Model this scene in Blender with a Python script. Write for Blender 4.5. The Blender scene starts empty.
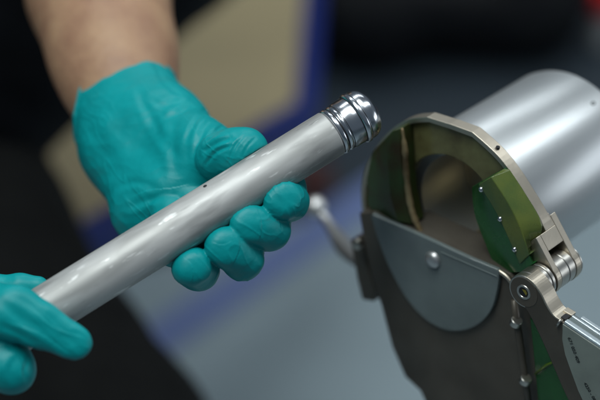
import bpy, math, random
import numpy as np
from mathutils import Vector, noise

# ------------------------------------------------------------------ camera
SC = bpy.context.scene
COL = SC.collection
PITCH = math.radians(38)
F = 100 / 36 * 600                     # focal length in photograph pixels (600 wide)
CAM = np.array([0.0, 0.0, 1.6])
RIGHT = np.array([1.0, 0.0, 0.0])
UP = np.array([0.0, math.sin(PITCH), math.cos(PITCH)])
BACK = np.array([0.0, -math.cos(PITCH), math.sin(PITCH)])
cd = bpy.data.cameras.new('camera')
cam = bpy.data.objects.new('camera', cd)
COL.objects.link(cam)
cam.location = CAM
cam.rotation_euler = (math.pi / 2 - PITCH, 0, 0)
cd.lens = 100
cd.sensor_width = 36
cd.clip_start = 0.05
cd.clip_end = 60
cd.dof.use_dof = True
cd.dof.focus_distance = 0.842
cd.dof.aperture_fstop = 3.6
cd.dof.aperture_blades = 0
SC.camera = cam
SC.view_settings.view_transform = 'Standard'
SC.view_settings.look = 'None'
SC.view_settings.exposure = 0
SC.view_settings.gamma = 1

# ------------------------------------------------------------------ world and lamps (indoor: a dim room with ceiling panels)
w = bpy.data.worlds.new('World')
SC.world = w
w.use_nodes = True
bg = w.node_tree.nodes['Background']
bg.inputs[0].default_value = (0.55, 0.72, 0.9, 1)
bg.inputs[1].default_value = 0.13


def area(name, loc, target, sx, sy, power, col=(1, 1, 1)):
    l = bpy.data.lights.new(name, 'AREA')
    l.shape = 'RECTANGLE'
    l.size, l.size_y = sx, sy
    l.energy = power
    l.color = col
    o = bpy.data.objects.new(name, l)
    COL.objects.link(o)
    o.location = loc
    d = Vector(target) - Vector(loc)
    o.rotation_euler = d.to_track_quat('-Z', 'Y').to_euler()
    return o


def strip(name, c, axis, length, width, power, col):
    """a long ceiling panel lying flat, its length along the horizontal direction axis"""
    l = bpy.data.lights.new(name, 'AREA')
    l.shape = 'RECTANGLE'
    l.size, l.size_y = length, width
    l.energy = power
    l.color = col
    o = bpy.data.objects.new(name, l)
    COL.objects.link(o)
    o.location = c
    o.rotation_euler = (0, 0, math.atan2(axis[1], axis[0]))
    return o


strip('ceiling_light', (-0.45, 0.45, 2.75), (0.7, 0.7), 1.6, 0.55, 27, (0.93, 1.0, 0.99))
strip('ceiling_light', (0.25, 2.9, 2.75), (0.68, 0.73), 3.2, 0.30, 19, (0.9, 0.97, 1.0))
strip('ceiling_light', (1.45, 1.55, 2.75), (0.68, 0.73), 3.2, 0.34, 21, (0.9, 0.97, 1.0))

area('wall_light', (2.7, 0.9, 1.25), (0.2, 0.8, 1.0), 1.6, 0.7, 9, (0.88, 0.95, 1.0))


# ------------------------------------------------------------------ coordinate helpers
def cs(px, py, d):
    """camera-space metres of photo pixel at depth d"""
    return np.array([(px - 300) / F * d, -(py - 200) / F * d, -d])


def c2w(v):
    v = np.asarray(v, dtype=float)
    return CAM + v[..., 0:1] * RIGHT + v[..., 1:2] * UP + v[..., 2:3] * BACK


def W(px, py, d):
    return c2w(cs(px, py, d))


def on_z(px, py, z):
    r = c2w(cs(px, py, 1.0)) - CAM
    return CAM + r * ((z - CAM[2]) / r[2])


# machine frame: a = along the housing axis (away), p = across and towards the lens, q = down-right
A_ = np.array([0.673, 0.389, -0.629]); A_ /= np.linalg.norm(A_)
Q_ = np.array([0.5, -0.866, 0.0])
P_ = np.cross(Q_, A_); P_ /= np.linalg.norm(P_)
if P_[2] < 0: P_ = -P_
C_ = cs(459, 222, 0.89)


def ml(px, py, h):
    """local (s,t) in mm of photo pixel on machine plane at h mm"""
    r = cs(px, py, 1.0)
    o = C_ + A_ * h / 1000
    k = np.dot(o, A_) / np.dot(r, A_)
    v = r * k - o
    return np.array([np.dot(v, P_), np.dot(v, Q_)]) * 1000


def mw(s, t, h):
    return c2w(C_ + (P_ * s + Q_ * t + A_ * h) / 1000)


# ------------------------------------------------------------------ object helpers
def thing(name, label, cat, loc=(0, 0, 0), group=None):
    o = bpy.data.objects.new(name, None)
    o.empty_display_size = 0.05
    COL.objects.link(o)
    o.location = loc
    tag(o, label, cat, group)
    return o


def tag(o, label=None, cat=None, group=None, kind=None):
    if label: o['label'] = label
    if cat: o['category'] = cat
    if group: o['group'] = group
    if kind: o['kind'] = kind
    return o


def wloc(o):
    v = np.zeros(3)
    while o is not None:
        v = v + np.array(o.location)
        o = o.parent
    return v


def obj(name, V, Fc, m, parent=None, smooth=False, bevel=0.0, auto=None, seg=2):
    V = np.array([np.asarray(v, dtype=float).reshape(3) for v in V]) if not isinstance(V, np.ndarray) else V
    c = (V.min(0) + V.max(0)) / 2
    me = bpy.data.meshes.new(name)
    me.from_pydata((V - c).tolist(), [], [list(f) for f in Fc])
    me.update()
    import bmesh
    b = bmesh.new(); b.from_mesh(me)
    bmesh.ops.recalc_face_normals(b, faces=b.faces)
    b.to_mesh(me); b.free()
    me.materials.append(m)
    o = bpy.data.objects.new(name, me)
    COL.objects.link(o)
    if parent is not None:
        o.parent = parent
        o.location = c - wloc(parent)
    else:
        o.location = c
    if smooth:
        me.shade_smooth() if hasattr(me, 'shade_smooth') else None
        for p in me.polygons: p.use_smooth = True
    if auto is not None:
        for p in me.polygons: p.use_smooth = True
        try:
            me.set_sharp_from_angle(angle=math.radians(auto))
        except Exception:
            pass
    if bevel:
        md = o.modifiers.new('bevel', 'BEVEL')
        md.width = bevel
        md.segments = seg
        md.limit_method = 'ANGLE'
        md.angle_limit = math.radians(40)
        md.harden_normals = False
    return o


def prism(outline, fn, h0, h1):
    """outline list of (s,t); fn(s,t,h)->world"""
    n = len(outline)
    V = [fn(s, t, h0) for s, t in outline] + [fn(s, t, h1) for s, t in outline]
    Fc = [list(range(n)), list(range(n, 2 * n))[::-1]]
    for i in range(n):
        j = (i + 1) % n
        Fc.append([i, j, n + j, n + i])
    return V, Fc


def ring_prism(outer, inner, fn, h0, h1, closed=True):
    n = len(outer)
    V = [fn(s, t, h0) for s, t in outer] + [fn(s, t, h0) for s, t in inner] + \
        [fn(s, t, h1) for s, t in outer] + [fn(s, t, h1) for s, t in inner]
    Fc = []
    for i in range(n if closed else n - 1):
        j = (i + 1) % n
        Fc += [[i, j, n + j, n + i], [2 * n + i, 3 * n + i, 3 * n + j, 2 * n + j],
               [i, 2 * n + i, 2 * n + j, j], [n + i, n + j, 3 * n + j, 3 * n + i]]
    if not closed:
        for i in (0, n - 1):
            Fc.append([i, n + i, 3 * n + i, 2 * n + i])
    return V, Fc


def basis(ax):
    ax = ax / np.linalg.norm(ax)
    t = np.array([0, 0, 1.0]) if abs(ax[2]) < 0.9 else np.array([1.0, 0, 0])
    u = np.cross(ax, t); u /= np.linalg.norm(u)
    v = np.cross(ax, u)
    return ax, u, v


def lathe(p0, axis, profile, seg=64, caps=True):
    """profile: list of (distance along the axis, radius) in metres"""
    ax, u, v = basis(np.asarray(axis, dtype=float))
    V, Fc = [], []
    for (d, r) in profile:
        for k in range(seg):
            a = 2 * math.pi * k / seg
            V.append(p0 + ax * d + (u * math.cos(a) + v * math.sin(a)) * max(r, 1e-6))
    for i in range(len(profile) - 1):
        for k in range(seg):
            l = (k + 1) % seg
            Fc.append([i * seg + k, i * seg + l, (i + 1) * seg + l, (i + 1) * seg + k])
    if caps:
        Fc.append(list(range(seg))[::-1])
        Fc.append([(len(profile) - 1) * seg + k for k in range(seg)])
    return V, Fc


def tube(pts, rad, seg=16):
    """tube through world points; rad scalar or list"""
    pts = [np.asarray(p, dtype=float) for p in pts]
    n = len(pts)
    rad = rad if isinstance(rad, (list, tuple)) else [rad] * n
    V, Fc = [], []
    up = None
    for i, p in enumerate(pts):
        t = pts[min(i + 1, n - 1)] - pts[max(i - 1, 0)]
        t = t / np.linalg.norm(t)
        if up is None:
            _, u, v = basis(t)
        else:
            u = up - t * np.dot(up, t); u /= np.linalg.norm(u)
            v = np.cross(t, u)
        up = u
        for k in range(seg):
            a = 2 * math.pi * k / seg
            V.append(p + (u * math.cos(a) + v * math.sin(a)) * rad[i])
    for i in range(n - 1):
        for k in range(seg):
            l = (k + 1) % seg
            Fc.append([i * seg + k, i * seg + l, (i + 1) * seg + l, (i + 1) * seg + k])
    Fc.append(list(range(seg))[::-1]); Fc.append([(n - 1) * seg + k for k in range(seg)])
    return V, Fc


def smooth_line(pts, n=8):
    """Catmull-Rom through 2D/3D points"""
    pts = [np.asarray(p, dtype=float) for p in pts]
    out = []
    for i in range(len(pts) - 1):
        a = pts[max(i - 1, 0)]; b = pts[i]; c = pts[i + 1]; d = pts[min(i + 2, len(pts) - 1)]
        for k in range(n):
            t = k / n
            out.append(0.5 * ((2 * b) + (-a + c) * t + (2 * a - 5 * b + 4 * c - d) * t * t + (-a + 3 * b - 3 * c + d) * t ** 3))
    out.append(pts[-1])
    return out


# ------------------------------------------------------------------ signed-distance modelling of soft bodies (camera-space metres)
def surface_nets(D, org, h):
    nx, ny, nz = D.shape
    S = D < 0
    cnt = np.zeros((nx - 1, ny - 1, nz - 1), np.int8)
    acc = np.zeros((nx - 1, ny - 1, nz - 1, 3), np.float32)
    for ax in range(3):
        a = [slice(None)] * 3; b = [slice(None)] * 3
        a[ax] = slice(0, -1); b[ax] = slice(1, None)
        Da, Db = D[tuple(a)], D[tuple(b)]
        X = S[tuple(a)] != S[tuple(b)]
        T = np.where(X, Da / np.where(X, Da - Db, 1), 0).astype(np.float32)
        oth = [i for i in range(3) if i != ax]
        for o1 in (0, 1):
            for o2 in (0, 1):
                sl = [None] * 3
                sl[ax] = slice(None)
                sl[oth[0]] = slice(o1, o1 + [nx, ny, nz][oth[0]] - 1)
                sl[oth[1]] = slice(o2, o2 + [nx, ny, nz][oth[1]] - 1)
                x = X[tuple(sl)]; t = T[tuple(sl)]
                cnt += x
                acc[..., ax] += t
                acc[..., oth[0]] += o1 * x
                acc[..., oth[1]] += o2 * x
    m = cnt > 0
    idx = -np.ones(m.shape, np.int64)
    idx[m] = np.arange(m.sum())
    cell = np.argwhere(m).astype(np.float32)
    V = (cell + acc[m] / cnt[m][:, None]) * h + org
    Fc = []
    for ax in range(3):
        a = [slice(None)] * 3; b = [slice(None)] * 3
        a[ax] = slice(0, -1); b[ax] = slice(1, None)
        X = S[tuple(a)] != S[tuple(b)]
        e = np.argwhere(X)
        o1, o2 = [i for i in range(3) if i != ax]
        dims = m.shape
        ok = (e[:, o1] > 0) & (e[:, o2] > 0) & (e[:, o1] < dims[o1]) & (e[:, o2] < dims[o2])
        e = e[ok]
        q = []
        for d1, d2 in ((0, 0), (1, 0), (1, 1), (0, 1)):
            f = e.copy(); f[:, o1] -= d1; f[:, o2] -= d2
            q.append(idx[f[:, 0], f[:, 1], f[:, 2]])
        q = np.stack(q, 1)
        flip = S[tuple(a)][tuple(e.T)]
        if ax == 1: flip = ~flip
        q[flip] = q[flip][:, ::-1]
        Fc.append(q)
    return V, np.concatenate(Fc)


def cone_d(X, a, b, ra, rb):
    ab = b - a
    l2 = float(np.dot(ab, ab)) + 1e-12
    t = np.clip(((X - a) @ ab) / l2, 0, 1)
    d = np.linalg.norm(X - a - t[..., None] * ab, axis=-1)
    return d - (ra + (rb - ra) * t)


def smin(a, b, k):
    h = np.clip(0.5 + 0.5 * (b - a) / k, 0, 1)
    return b + (a - b) * h - k * h * (1 - h)


def build_sdf(groups, h, kout, post=None):
    """groups: list of (k, [chain of (point, radius), ...])"""
    P, R = [], []
    for k, chains in groups:
        for ch in chains:
            for p, r in ch:
                P.append(p); R.append(r)
    P = np.array(P); R = np.array(R)
    lo = (P - R[:, None]).min(0) - 4 * h; hi = (P + R[:, None]).max(0) + 4 * h
    n = np.ceil((hi - lo) / h).astype(int) + 1
    g = [lo[i] + np.arange(n[i], dtype=np.float32) * h for i in range(3)]
    X = np.stack(np.meshgrid(*g, indexing='ij'), -1).astype(np.float32)
    D = None
    for k, chains in groups:
        G = None
        for ch in chains:
            for i in range(max(len(ch) - 1, 1)):
                a, ra = ch[i]; b, rb = ch[min(i + 1, len(ch) - 1)]
                d = cone_d(X, np.asarray(a, np.float32), np.asarray(b, np.float32), ra, rb).astype(np.float32)
                G = d if G is None else smin(G, d, k)
        D = G if D is None else smin(D, G, kout)
    if post is not None:
        D = post(D, X)
    V, Fc = surface_nets(D, lo, h)
    return V.astype(float), Fc


def laplace(V, Fc, it=2, lam=0.5):
    E = np.concatenate([Fc[:, [0, 1]], Fc[:, [1, 2]], Fc[:, [2, 3]], Fc[:, [3, 0]]])
    n = len(V)
    for _ in range(it):
        S = np.zeros_like(V); c = np.zeros(n)
        for i, j in ((0, 1), (1, 0)):
            for ax in range(3):
                S[:, ax] += np.bincount(E[:, i], V[E[:, j], ax], n)
            c += np.bincount(E[:, i], minlength=n)
        V = V + lam * (S / np.maximum(c, 1)[:, None] - V)
    return V


def subdivide(V, Fc):
    """split every quad into four"""
    n = len(V)
    E = np.stack([Fc, np.roll(Fc, -1, 1)], -1).reshape(-1, 2)
    Es = np.sort(E, 1)
    key = Es[:, 0] * n + Es[:, 1]
    uk, inv = np.unique(key, return_inverse=True)
    mid = (V[uk // n] + V[uk % n]) / 2
    inv = inv.reshape(-1, 4) + n
    cen_ = V[Fc].mean(1)
    ci = np.arange(len(Fc)) + n + len(mid)
    q = [np.stack([Fc[:, k], inv[:, k], ci, inv[:, k - 1]], 1) for k in range(4)]
    return np.concatenate([V, mid, cen_]), np.concatenate(q)


def vnormals(V, Fc):
    n = np.cross(V[Fc[:, 2]] - V[Fc[:, 0]], V[Fc[:, 3]] - V[Fc[:, 1]])
    N = np.zeros_like(V)
    for k in range(4):
        for ax in range(3):
            N[:, ax] += np.bincount(Fc[:, k], n[:, ax], len(V))
    return N / np.maximum(np.linalg.norm(N, axis=1), 1e-12)[:, None]


def crease_disp(V, N, creases):
    """real folds: each crease is a photo-pixel polyline, depth mm, width mm"""
    d = -V[:, 2]
    px = V[:, 0] / d * F + 300
    py = -V[:, 1] / d * F + 200
    face = np.clip(N[:, 2] * 2.0, 0, 1)
    D = np.zeros(len(V))
    for pts, dep, wid in creases:
        L = smooth_line(pts, 5)
        best = np.full(len(V), 1e9); sgn = np.zeros(len(V)); tt = np.zeros(len(V))
        for i in range(len(L) - 1):
            a, b = L[i], L[i + 1]
            ab = b - a
            t = np.clip(((px - a[0]) * ab[0] + (py - a[1]) * ab[1]) / (ab @ ab), 0, 1)
            dx = px - a[0] - t * ab[0]; dy = py - a[1] - t * ab[1]
            q = np.hypot(dx, dy)
            m = q < best
            best[m] = q[m]
            sgn[m] = np.sign(ab[0] * dy - ab[1] * dx)[m]
            tt[m] = ((i + t) / (len(L) - 1))[m]
        mm = best * d / F * 1000
        env = np.sin(np.pi * np.clip(tt, 0.02, 0.98)) ** 0.5
        x = mm / wid
        if wid < 0:          # a sharp one-sided fold: crisp step that fades away on one side
            x = mm / -wid * sgn
            D += dep * env * np.where(x > 0, np.exp(-x * 0.55), -0.55 * np.exp(x * 1.6))
            continue
        D += dep * env * (-np.exp(-x * x) + 0.75 * np.exp(-((x * sgn - 1.5) ** 2)) + 0.35 * np.exp(-((x * sgn + 1.7) ** 2)))
    return V + N * (D * face / 1000)[:, None]


# ------------------------------------------------------------------ materials
def M(name, col, rough=0.5, metal=0.0, trans=0.0, var=0.0, vscale=40, bump=0.0, bscale=200, stretch=None,
      coat=0.0, sss=0.0, rvar=0.0, spec=0.5, ior=1.45, frame=None, dirt=None):
    m = bpy.data.materials.new(name)
    m.use_nodes = True
    nt = m.node_tree
    b = nt.nodes['Principled BSDF']
    b.inputs['Base Color'].default_value = (*col, 1)
    b.inputs['Roughness'].default_value = rough
    b.inputs['Metallic'].default_value = metal
    b.inputs['IOR'].default_value = ior
    b.inputs['Specular IOR Level'].default_value = spec
    if trans: b.inputs['Transmission Weight'].default_value = trans
    if coat: b.inputs['Coat Weight'].default_value = coat
    if sss:
        b.inputs['Subsurface Weight'].default_value = sss
        b.inputs['Subsurface Radius'].default_value = (0.008, 0.004, 0.002)
        b.inputs['Subsurface Scale'].default_value = 1.0
    tc = nt.nodes.new('ShaderNodeTexCoord')
    vec = tc.outputs['Object']
    if stretch is not None:
        mp = nt.nodes.new('ShaderNodeMapping')
        mp.vector_type = 'TEXTURE'
        if frame is not None: mp.inputs['Rotation'].default_value = frame
        mp.inputs['Scale'].default_value = stretch
        nt.links.new(vec, mp.inputs['Vector'])
        vec = mp.outputs['Vector']

    def nz(scale, detail=4):
        t = nt.nodes.new('ShaderNodeTexNoise')
        t.inputs['Scale'].default_value = scale
        t.inputs['Detail'].default_value = detail
        nt.links.new(vec, t.inputs['Vector'])
        return t
    if var or dirt:
        t = nz(vscale)
        r = nt.nodes.new('ShaderNodeMapRange')
        r.inputs['From Min'].default_value = 0.3; r.inputs['From Max'].default_value = 0.7
        nt.links.new(t.outputs['Fac'], r.inputs['Value'])
        mx = nt.nodes.new('ShaderNodeMix'); mx.data_type = 'RGBA'
        lo = dirt if dirt else tuple(c * (1 - var) for c in col)
        hi = tuple(min(c * (1 + var), 1) for c in col)
        mx.inputs['A'].default_value = (*lo, 1); mx.inputs['B'].default_value = (*hi, 1)
        nt.links.new(r.outputs['Result'], mx.inputs['Factor'])
        nt.links.new(mx.outputs['Result'], b.inputs['Base Color'])
    if rvar:
        t = nz(vscale * 1.7)
        r = nt.nodes.new('ShaderNodeMapRange')
        r.inputs['From Min'].default_value = 0.3; r.inputs['From Max'].default_value = 0.7
        r.inputs['To Min'].default_value = max(rough - rvar, 0.02); r.inputs['To Max'].default_value = rough + rvar
        nt.links.new(t.outputs['Fac'], r.inputs['Value'])
        nt.links.new(r.outputs['Result'], b.inputs['Roughness'])
    if bump:
        t = nz(bscale, 3)
        bp = nt.nodes.new('ShaderNodeBump')
        bp.inputs['Strength'].default_value = bump
        bp.inputs['Distance'].default_value = 0.001
        nt.links.new(t.outputs['Fac'], bp.inputs['Height'])
        nt.links.new(bp.outputs['Normal'], b.inputs['Normal'])
    return m


def axis_euler(v):
    """rotation that carries local X onto v (for stretched grain)"""
    return tuple(Vector(v).to_track_quat('X', 'Z').to_euler())


AW = A_[0] * RIGHT + A_[1] * UP + A_[2] * BACK       # machine axis in world
T0 = W(332, 133, 0.850); T1 = W(53, 306, 0.8145)     # tube axis points
TAX = (T0 - T1) / np.linalg.norm(T0 - T1)

MAT = dict(
    tube=M('satin_titanium', (0.40, 0.40, 0.39), 0.58, 0.55, var=0.18, vscale=34, rvar=0.14, bump=0.35, bscale=45,
           stretch=(6, 1, 1), frame=axis_euler(TAX)),
    chrome=M('polished_steel', (0.66, 0.68, 0.72), 0.22, 1.0, rvar=0.03, vscale=120),
    lever=M('satin_steel', (0.6, 0.6, 0.6), 0.38, 0.9),
    jawwin=M('smoked_jaw_window', (0.25, 0.29, 0.26), 0.32, 0.0, trans=0.15, var=0.15, vscale=60, rvar=0.06, spec=0.7),
    spark=M('burnished_scratch', (0.85, 0.85, 0.85), 0.28, 1.0),
    brushed=M('brushed_aluminium', (0.60, 0.62, 0.63), 0.37, 0.75, var=0.05, vscale=40, rvar=0.04, bump=0.05, bscale=120,
              stretch=(8, 1, 1), frame=axis_euler(AW)),
    steel=M('bead_blasted_steel', (0.56, 0.50, 0.41), 0.42, 1.0, var=0.10, vscale=60, bump=0.035, bscale=700),
    dsteel=M('dark_anodised_plate', (0.098, 0.086, 0.070), 0.46, 0.35, var=0.22, vscale=26, rvar=0.10, bump=0.05, bscale=500),
    hinge=M('hinge_steel', (0.50, 0.48, 0.44), 0.36, 1.0, var=0.10, vscale=70, bump=0.03, bscale=700),
    green=M('green_plastic', (0.025, 0.17, 0.04), 0.24, 0.0, trans=0.5, var=0.25, vscale=40, rvar=0.08),
    cover=M('frosted_olive_cover', (0.20, 0.235, 0.05), 0.25, 0.0, trans=0.5, dirt=(0.09, 0.17, 0.06), var=0.2, vscale=45, rvar=0.08),
    resin=M('dark_amber_resin', (0.035, 0.075, 0.022), 0.28, 0.0, trans=0.3, var=0.35, vscale=70, dirt=(0.055, 0.035, 0.010)),
    olive=M('olive_plastic', (0.20, 0.20, 0.085), 0.18, 0.0, trans=0.25, var=0.2, vscale=55, rvar=0.08, dirt=(0.085, 0.065, 0.025)),
    window=M('smoked_window', (0.24, 0.29, 0.29), 0.20, 0.0, trans=0.45, var=0.15, vscale=35, rvar=0.06, spec=0.7),
    clear=M('clear_rail', (0.62, 0.70, 0.74), 0.25, 0.6, var=0.08, vscale=80, rvar=0.08),
    brass=M('brass_lip', (0.34, 0.26, 0.14), 0.45, 0.5, dirt=(0.12, 0.08, 0.04), var=0.2, vscale=80),
    bore=M('machined_bore', (0.60, 0.52, 0.36), 0.30, 0.85, var=0.15, vscale=60),
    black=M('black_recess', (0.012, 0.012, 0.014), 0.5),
    ink=M('engraved_ink', (0.02, 0.025, 0.025), 0.6),
    glove=M('teal_nitrile', (0.0, 0.285, 0.30), 0.42, 0.0, var=0.07, vscale=60, bump=0.35, bscale=150, spec=0.32),
    skin=M('skin', (0.40, 0.245, 0.145), 0.5, 0.0, var=0.10, vscale=40, bump=0.4, bscale=220, sss=0.08, dirt=(0.30, 0.16, 0.10)),
    shirt=M('black_cotton', (0.004, 0.005, 0.007), 0.9, var=0.3, vscale=20, bump=0.3, bscale=200, spec=0.2),
    trousers=M('black_trousers', (0.006, 0.0065, 0.0065), 0.9, var=0.3, vscale=20, bump=0.3, bscale=200, spec=0.2),
    hair=M('dark_hair', (0.02, 0.014, 0.01), 0.6, bump=0.6, bscale=300),
    tan=M('tan_laminate', (0.37, 0.30, 0.17), 0.5, var=0.1, vscale=6),
    blue=M('blue_edge', (0.002, 0.014, 0.15), 0.4, var=0.1, vscale=10),
    blacksoft=M('black_vinyl', (0.003, 0.0035, 0.005), 0.6, var=0.3, vscale=15, bump=0.3, bscale=120, spec=0.3),
    red=M('red_plastic', (0.6, 0.010, 0.010), 0.4, var=0.1),
    white=M('white_plastic', (0.35, 0.36, 0.36), 0.4, var=0.1),
    brown=M('rust_red_rubber', (0.07, 0.018, 0.014), 0.6, var=0.1),
)

# ------------------------------------------------------------------ floor
def floor_poly(name, px, z, m, label=None):
    V = [on_z(x, y, z) for x, y in px]
    return tag(obj(name, V, [list(range(len(V)))], m), label=label, kind='structure')


fl = M('floor_dark_vinyl', (0.029, 0.042, 0.055), 0.6, var=0.16, vscale=2.2, rvar=0.08, bump=0.05, bscale=300)
fl2 = M('floor_grey_vinyl', (0.31, 0.385, 0.415), 0.55, var=0.07, vscale=4, rvar=0.06, bump=0.05, bscale=300)
st = M('floor_blue_stripe', (0.165, 0.22, 0.43), 0.55, var=0.08, vscale=6)
g = 30
tag(obj('floor', [(-g, -g, 0), (g, -g, 0), (g, g, 0), (-g, g, 0)], [[0, 1, 2, 3]], fl), kind='structure')
a0, a1 = on_z(60, 290, 0.004), on_z(600, 128, 0.004)
dr = (a1 - a0) / np.linalg.norm(a1 - a0)
fl_pts = [a0 - dr * 12, a1 + dr * 12, a1 + dr * 12 + np.array([0, -20, 0]), a0 - dr * 12 + np.array([0, -20, 0])]
tag(obj('floor_panel', fl_pts, [[0, 1, 2, 3]], fl2), kind='structure')
b0, b1 = on_z(150, 322, 0.008), on_z(368, 178, 0.008)
c1 = on_z(362, 222, 0.008)
sd = (b1 - b0) / np.linalg.norm(b1 - b0)
sn = (c1 - b1) - sd * ((c1 - b1) @ sd)
tag(obj('floor_stripe', [b0 - sd * 4, b1 + sd * 0.15, b1 + sd * 0.15 + sn, b0 - sd * 4 + sn], [[0, 1, 2, 3]], st), kind='structure')

# ------------------------------------------------------------------ capped tube
TL = np.linalg.norm(T0 - T1)
tb = thing('metal_tube', 'long satin grey metal tube held in both gloved hands, with a polished domed cap', 'tube', tuple(T1))
r = 0.01235
V_, F_ = lathe(T0, -TAX, [(0, 0.0112), (0.0003, 0.0119), (0.0009, r)] + [(0.002 + i * 0.02, r) for i in range(0, 11)] + [(0.215, r)], 128)
obj('tube_body', V_, F_, MAT['tube'], tb, auto=35)
mm = 0.001
prof = [(-1.0, 9.5), (0.0, 10.2), (0.1, 11.7), (0.7, 12.5), (1.7, 12.7), (2.5, 12.4), (2.9, 11.6), (3.4, 11.5), (3.8, 12.1), (4.6, 12.6),
        (5.3, 12.4), (5.7, 12.0), (6.1, 12.1)]
V_, F_ = lathe(T0, TAX, [(a * mm, b * mm) for a, b in prof], 128)
obj('seal_ring', V_, F_, MAT['chrome'], tb, auto=50)
prof = [(6.1, 12.0), (6.3, 12.6), (7.0, 12.85), (12.2, 12.95), (13.0, 12.8), (13.4, 12.8), (13.7, 13.6), (14.2, 13.95), (15.6, 14.05), (16.2, 13.7), (16.4, 13.2)]
V_, F_ = lathe(T0, TAX, [(a * mm, b * mm) for a, b in prof], 128)
obj('collar', V_, F_, MAT['chrome'], tb, auto=40)
prof = [(16.4, 12.9), (16.8, 13.45), (18.0, 13.5)]
for k in range(1, 15):
    a = k / 14 * math.pi / 2
    prof.append((18.0 + 8.0 * math.sin(a), 13.5 * max(math.cos(a), 0) ** 0.8))
V_, F_ = lathe(T0, TAX, [(a * mm, b * mm) for a, b in prof], 128)
obj('dome_cap', V_, F_, MAT['chrome'], tb, auto=50)
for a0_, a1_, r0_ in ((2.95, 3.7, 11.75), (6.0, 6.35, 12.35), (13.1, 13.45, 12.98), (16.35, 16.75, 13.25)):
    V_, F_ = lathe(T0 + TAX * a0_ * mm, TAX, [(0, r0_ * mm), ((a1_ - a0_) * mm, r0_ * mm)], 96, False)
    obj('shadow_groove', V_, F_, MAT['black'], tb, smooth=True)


def on_tube(px, py, rr=r + 0.0001):
    o = CAM; d = c2w(cs(px, py, 1.0)) - CAM; d /= np.linalg.norm(d)
    m = o - T0
    d_ = d - TAX * (d @ TAX); m_ = m - TAX * (m @ TAX)
    A = d_ @ d_; B = 2 * d_ @ m_; C = m_ @ m_ - rr * rr
    k = (-B - math.sqrt(B * B - 4 * A * C)) / (2 * A)
    p = o + d * k
    n = (p - T0) - TAX * ((p - T0) @ TAX)
    return p, n / np.linalg.norm(n)


p, n = on_tube(205, 186)
V_, F_ = lathe(p - n * 0.0004, n, [(0, 0.0011), (0.0005, 0.0010), (0.0006, 0.0004)], 16)
obj('punch_mark', V_, F_, MAT['black'], tb, smooth=True)


def scratch(x0, y0, x1, y1, wd):
    P = [on_tube(x0 + (x1 - x0) * k / 6, y0 + (y1 - y0) * k / 6, r) for k in range(7)]
    V_, F_ = tube([p - n * wd * 0.75 for p, n in P], [wd * (0.35 + 0.65 * math.sin(math.pi * (k + .3) / 6.6)) for k in range(7)], 6)
    return V_, F_


def wear(m, axis_scale=9):
    """lighter burnished streaks and darker scuffs, lying along the tube"""
    nt = m.node_tree
    b = nt.nodes['Principled BSDF']
    tc = nt.nodes.new('ShaderNodeTexCoord')
    mp = nt.nodes.new('ShaderNodeMapping'); mp.vector_type = 'TEXTURE'
    mp.inputs['Rotation'].default_value = axis_euler(TAX)
    mp.inputs['Scale'].default_value = (4.5, 1, 1)
    nt.links.new(tc.outputs['Object'], mp.inputs['Vector'])
    src = b.inputs['Base Color'].links[0].from_socket
    for sc, lo, hi, col, amt, seed in ((300, 0.60, 0.66, (0.95, 0.95, 0.94, 1), 0.6, 0.0), (240, 0.65, 0.72, (0.10, 0.10, 0.10, 1), 0.40, 5.0), (75, 0.46, 0.60, (0.70, 0.70, 0.69, 1), 0.55, 9.0), (110, 0.54, 0.66, (0.16, 0.16, 0.16, 1), 0.45, 14.0)):
        t = nt.nodes.new('ShaderNodeTexNoise'); t.noise_dimensions = '4D'
        t.inputs['W'].default_value = seed
        t.inputs['Scale'].default_value = sc; t.inputs['Detail'].default_value = 3
        nt.links.new(mp.outputs['Vector'], t.inputs['Vector'])
        r_ = nt.nodes.new('ShaderNodeMapRange')
        r_.inputs['From Min'].default_value = lo; r_.inputs['From Max'].default_value = hi
        r_.inputs['To Max'].default_value = amt
        nt.links.new(t.outputs['Fac'], r_.inputs['Value'])
        mx = nt.nodes.new('ShaderNodeMix'); mx.data_type = 'RGBA'
        nt.links.new(r_.outputs['Result'], mx.inputs['Factor'])
        nt.links.new(src, mx.inputs['A']); mx.inputs['B'].default_value = col
        src = mx.outputs['Result']
    nt.links.new(src, b.inputs['Base Color'])


wear(MAT['tube'])

# ------------------------------------------------------------------ weld head
HP = mw(0, 40, 0)
hd = thing('tube_welding_head', 'steel clamshell welding head with green plastic inserts and a round brushed handle housing', 'welding head', tuple(HP))


def pl(name, px, h0, h1, m, bevel=0.0004, parent=hd, hp=None, auto=None):
    hp = h0 if hp is None else hp
    out = [ml(x, y, hp) for x, y in px]
    V_, F_ = prism(out, mw, h0, h1)
    return obj(name, V_, F_, m, parent, bevel=bevel, auto=auto)


def mcyl(name, c_st, h0, h1, rad, m, parent=hd, seg=64, ch=0.4, cap=True, auto=35):
    p0 = mw(c_st[0], c_st[1], h0)
    L = (h1 - h0) * mm
    c = ch * mm
    V_, F_ = lathe(p0, AW, [(0, rad * mm - c), (c, rad * mm), (L - c, rad * mm), (L, rad * mm - c)], seg, cap)
    return obj(name, V_, F_, m, parent, auto=auto)


# handle housing
hc = (1.5, -3.6)
p0 = mw(hc[0], hc[1], 9)
V_, F_ = lathe(p0, AW, [(0.086, 0.0316), (0, 0.0316), (0, 0.0453), (0.001, 0.0458), (0.0905, 0.0458), (0.0927, 0.0453), (0.0941, 0.0438), (0.0950, 0.0413), (0.0950, 0.0001)], 160, False)
hous = obj('handle_housing', V_, F_, MAT['brushed'], hd, auto=30)


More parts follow.
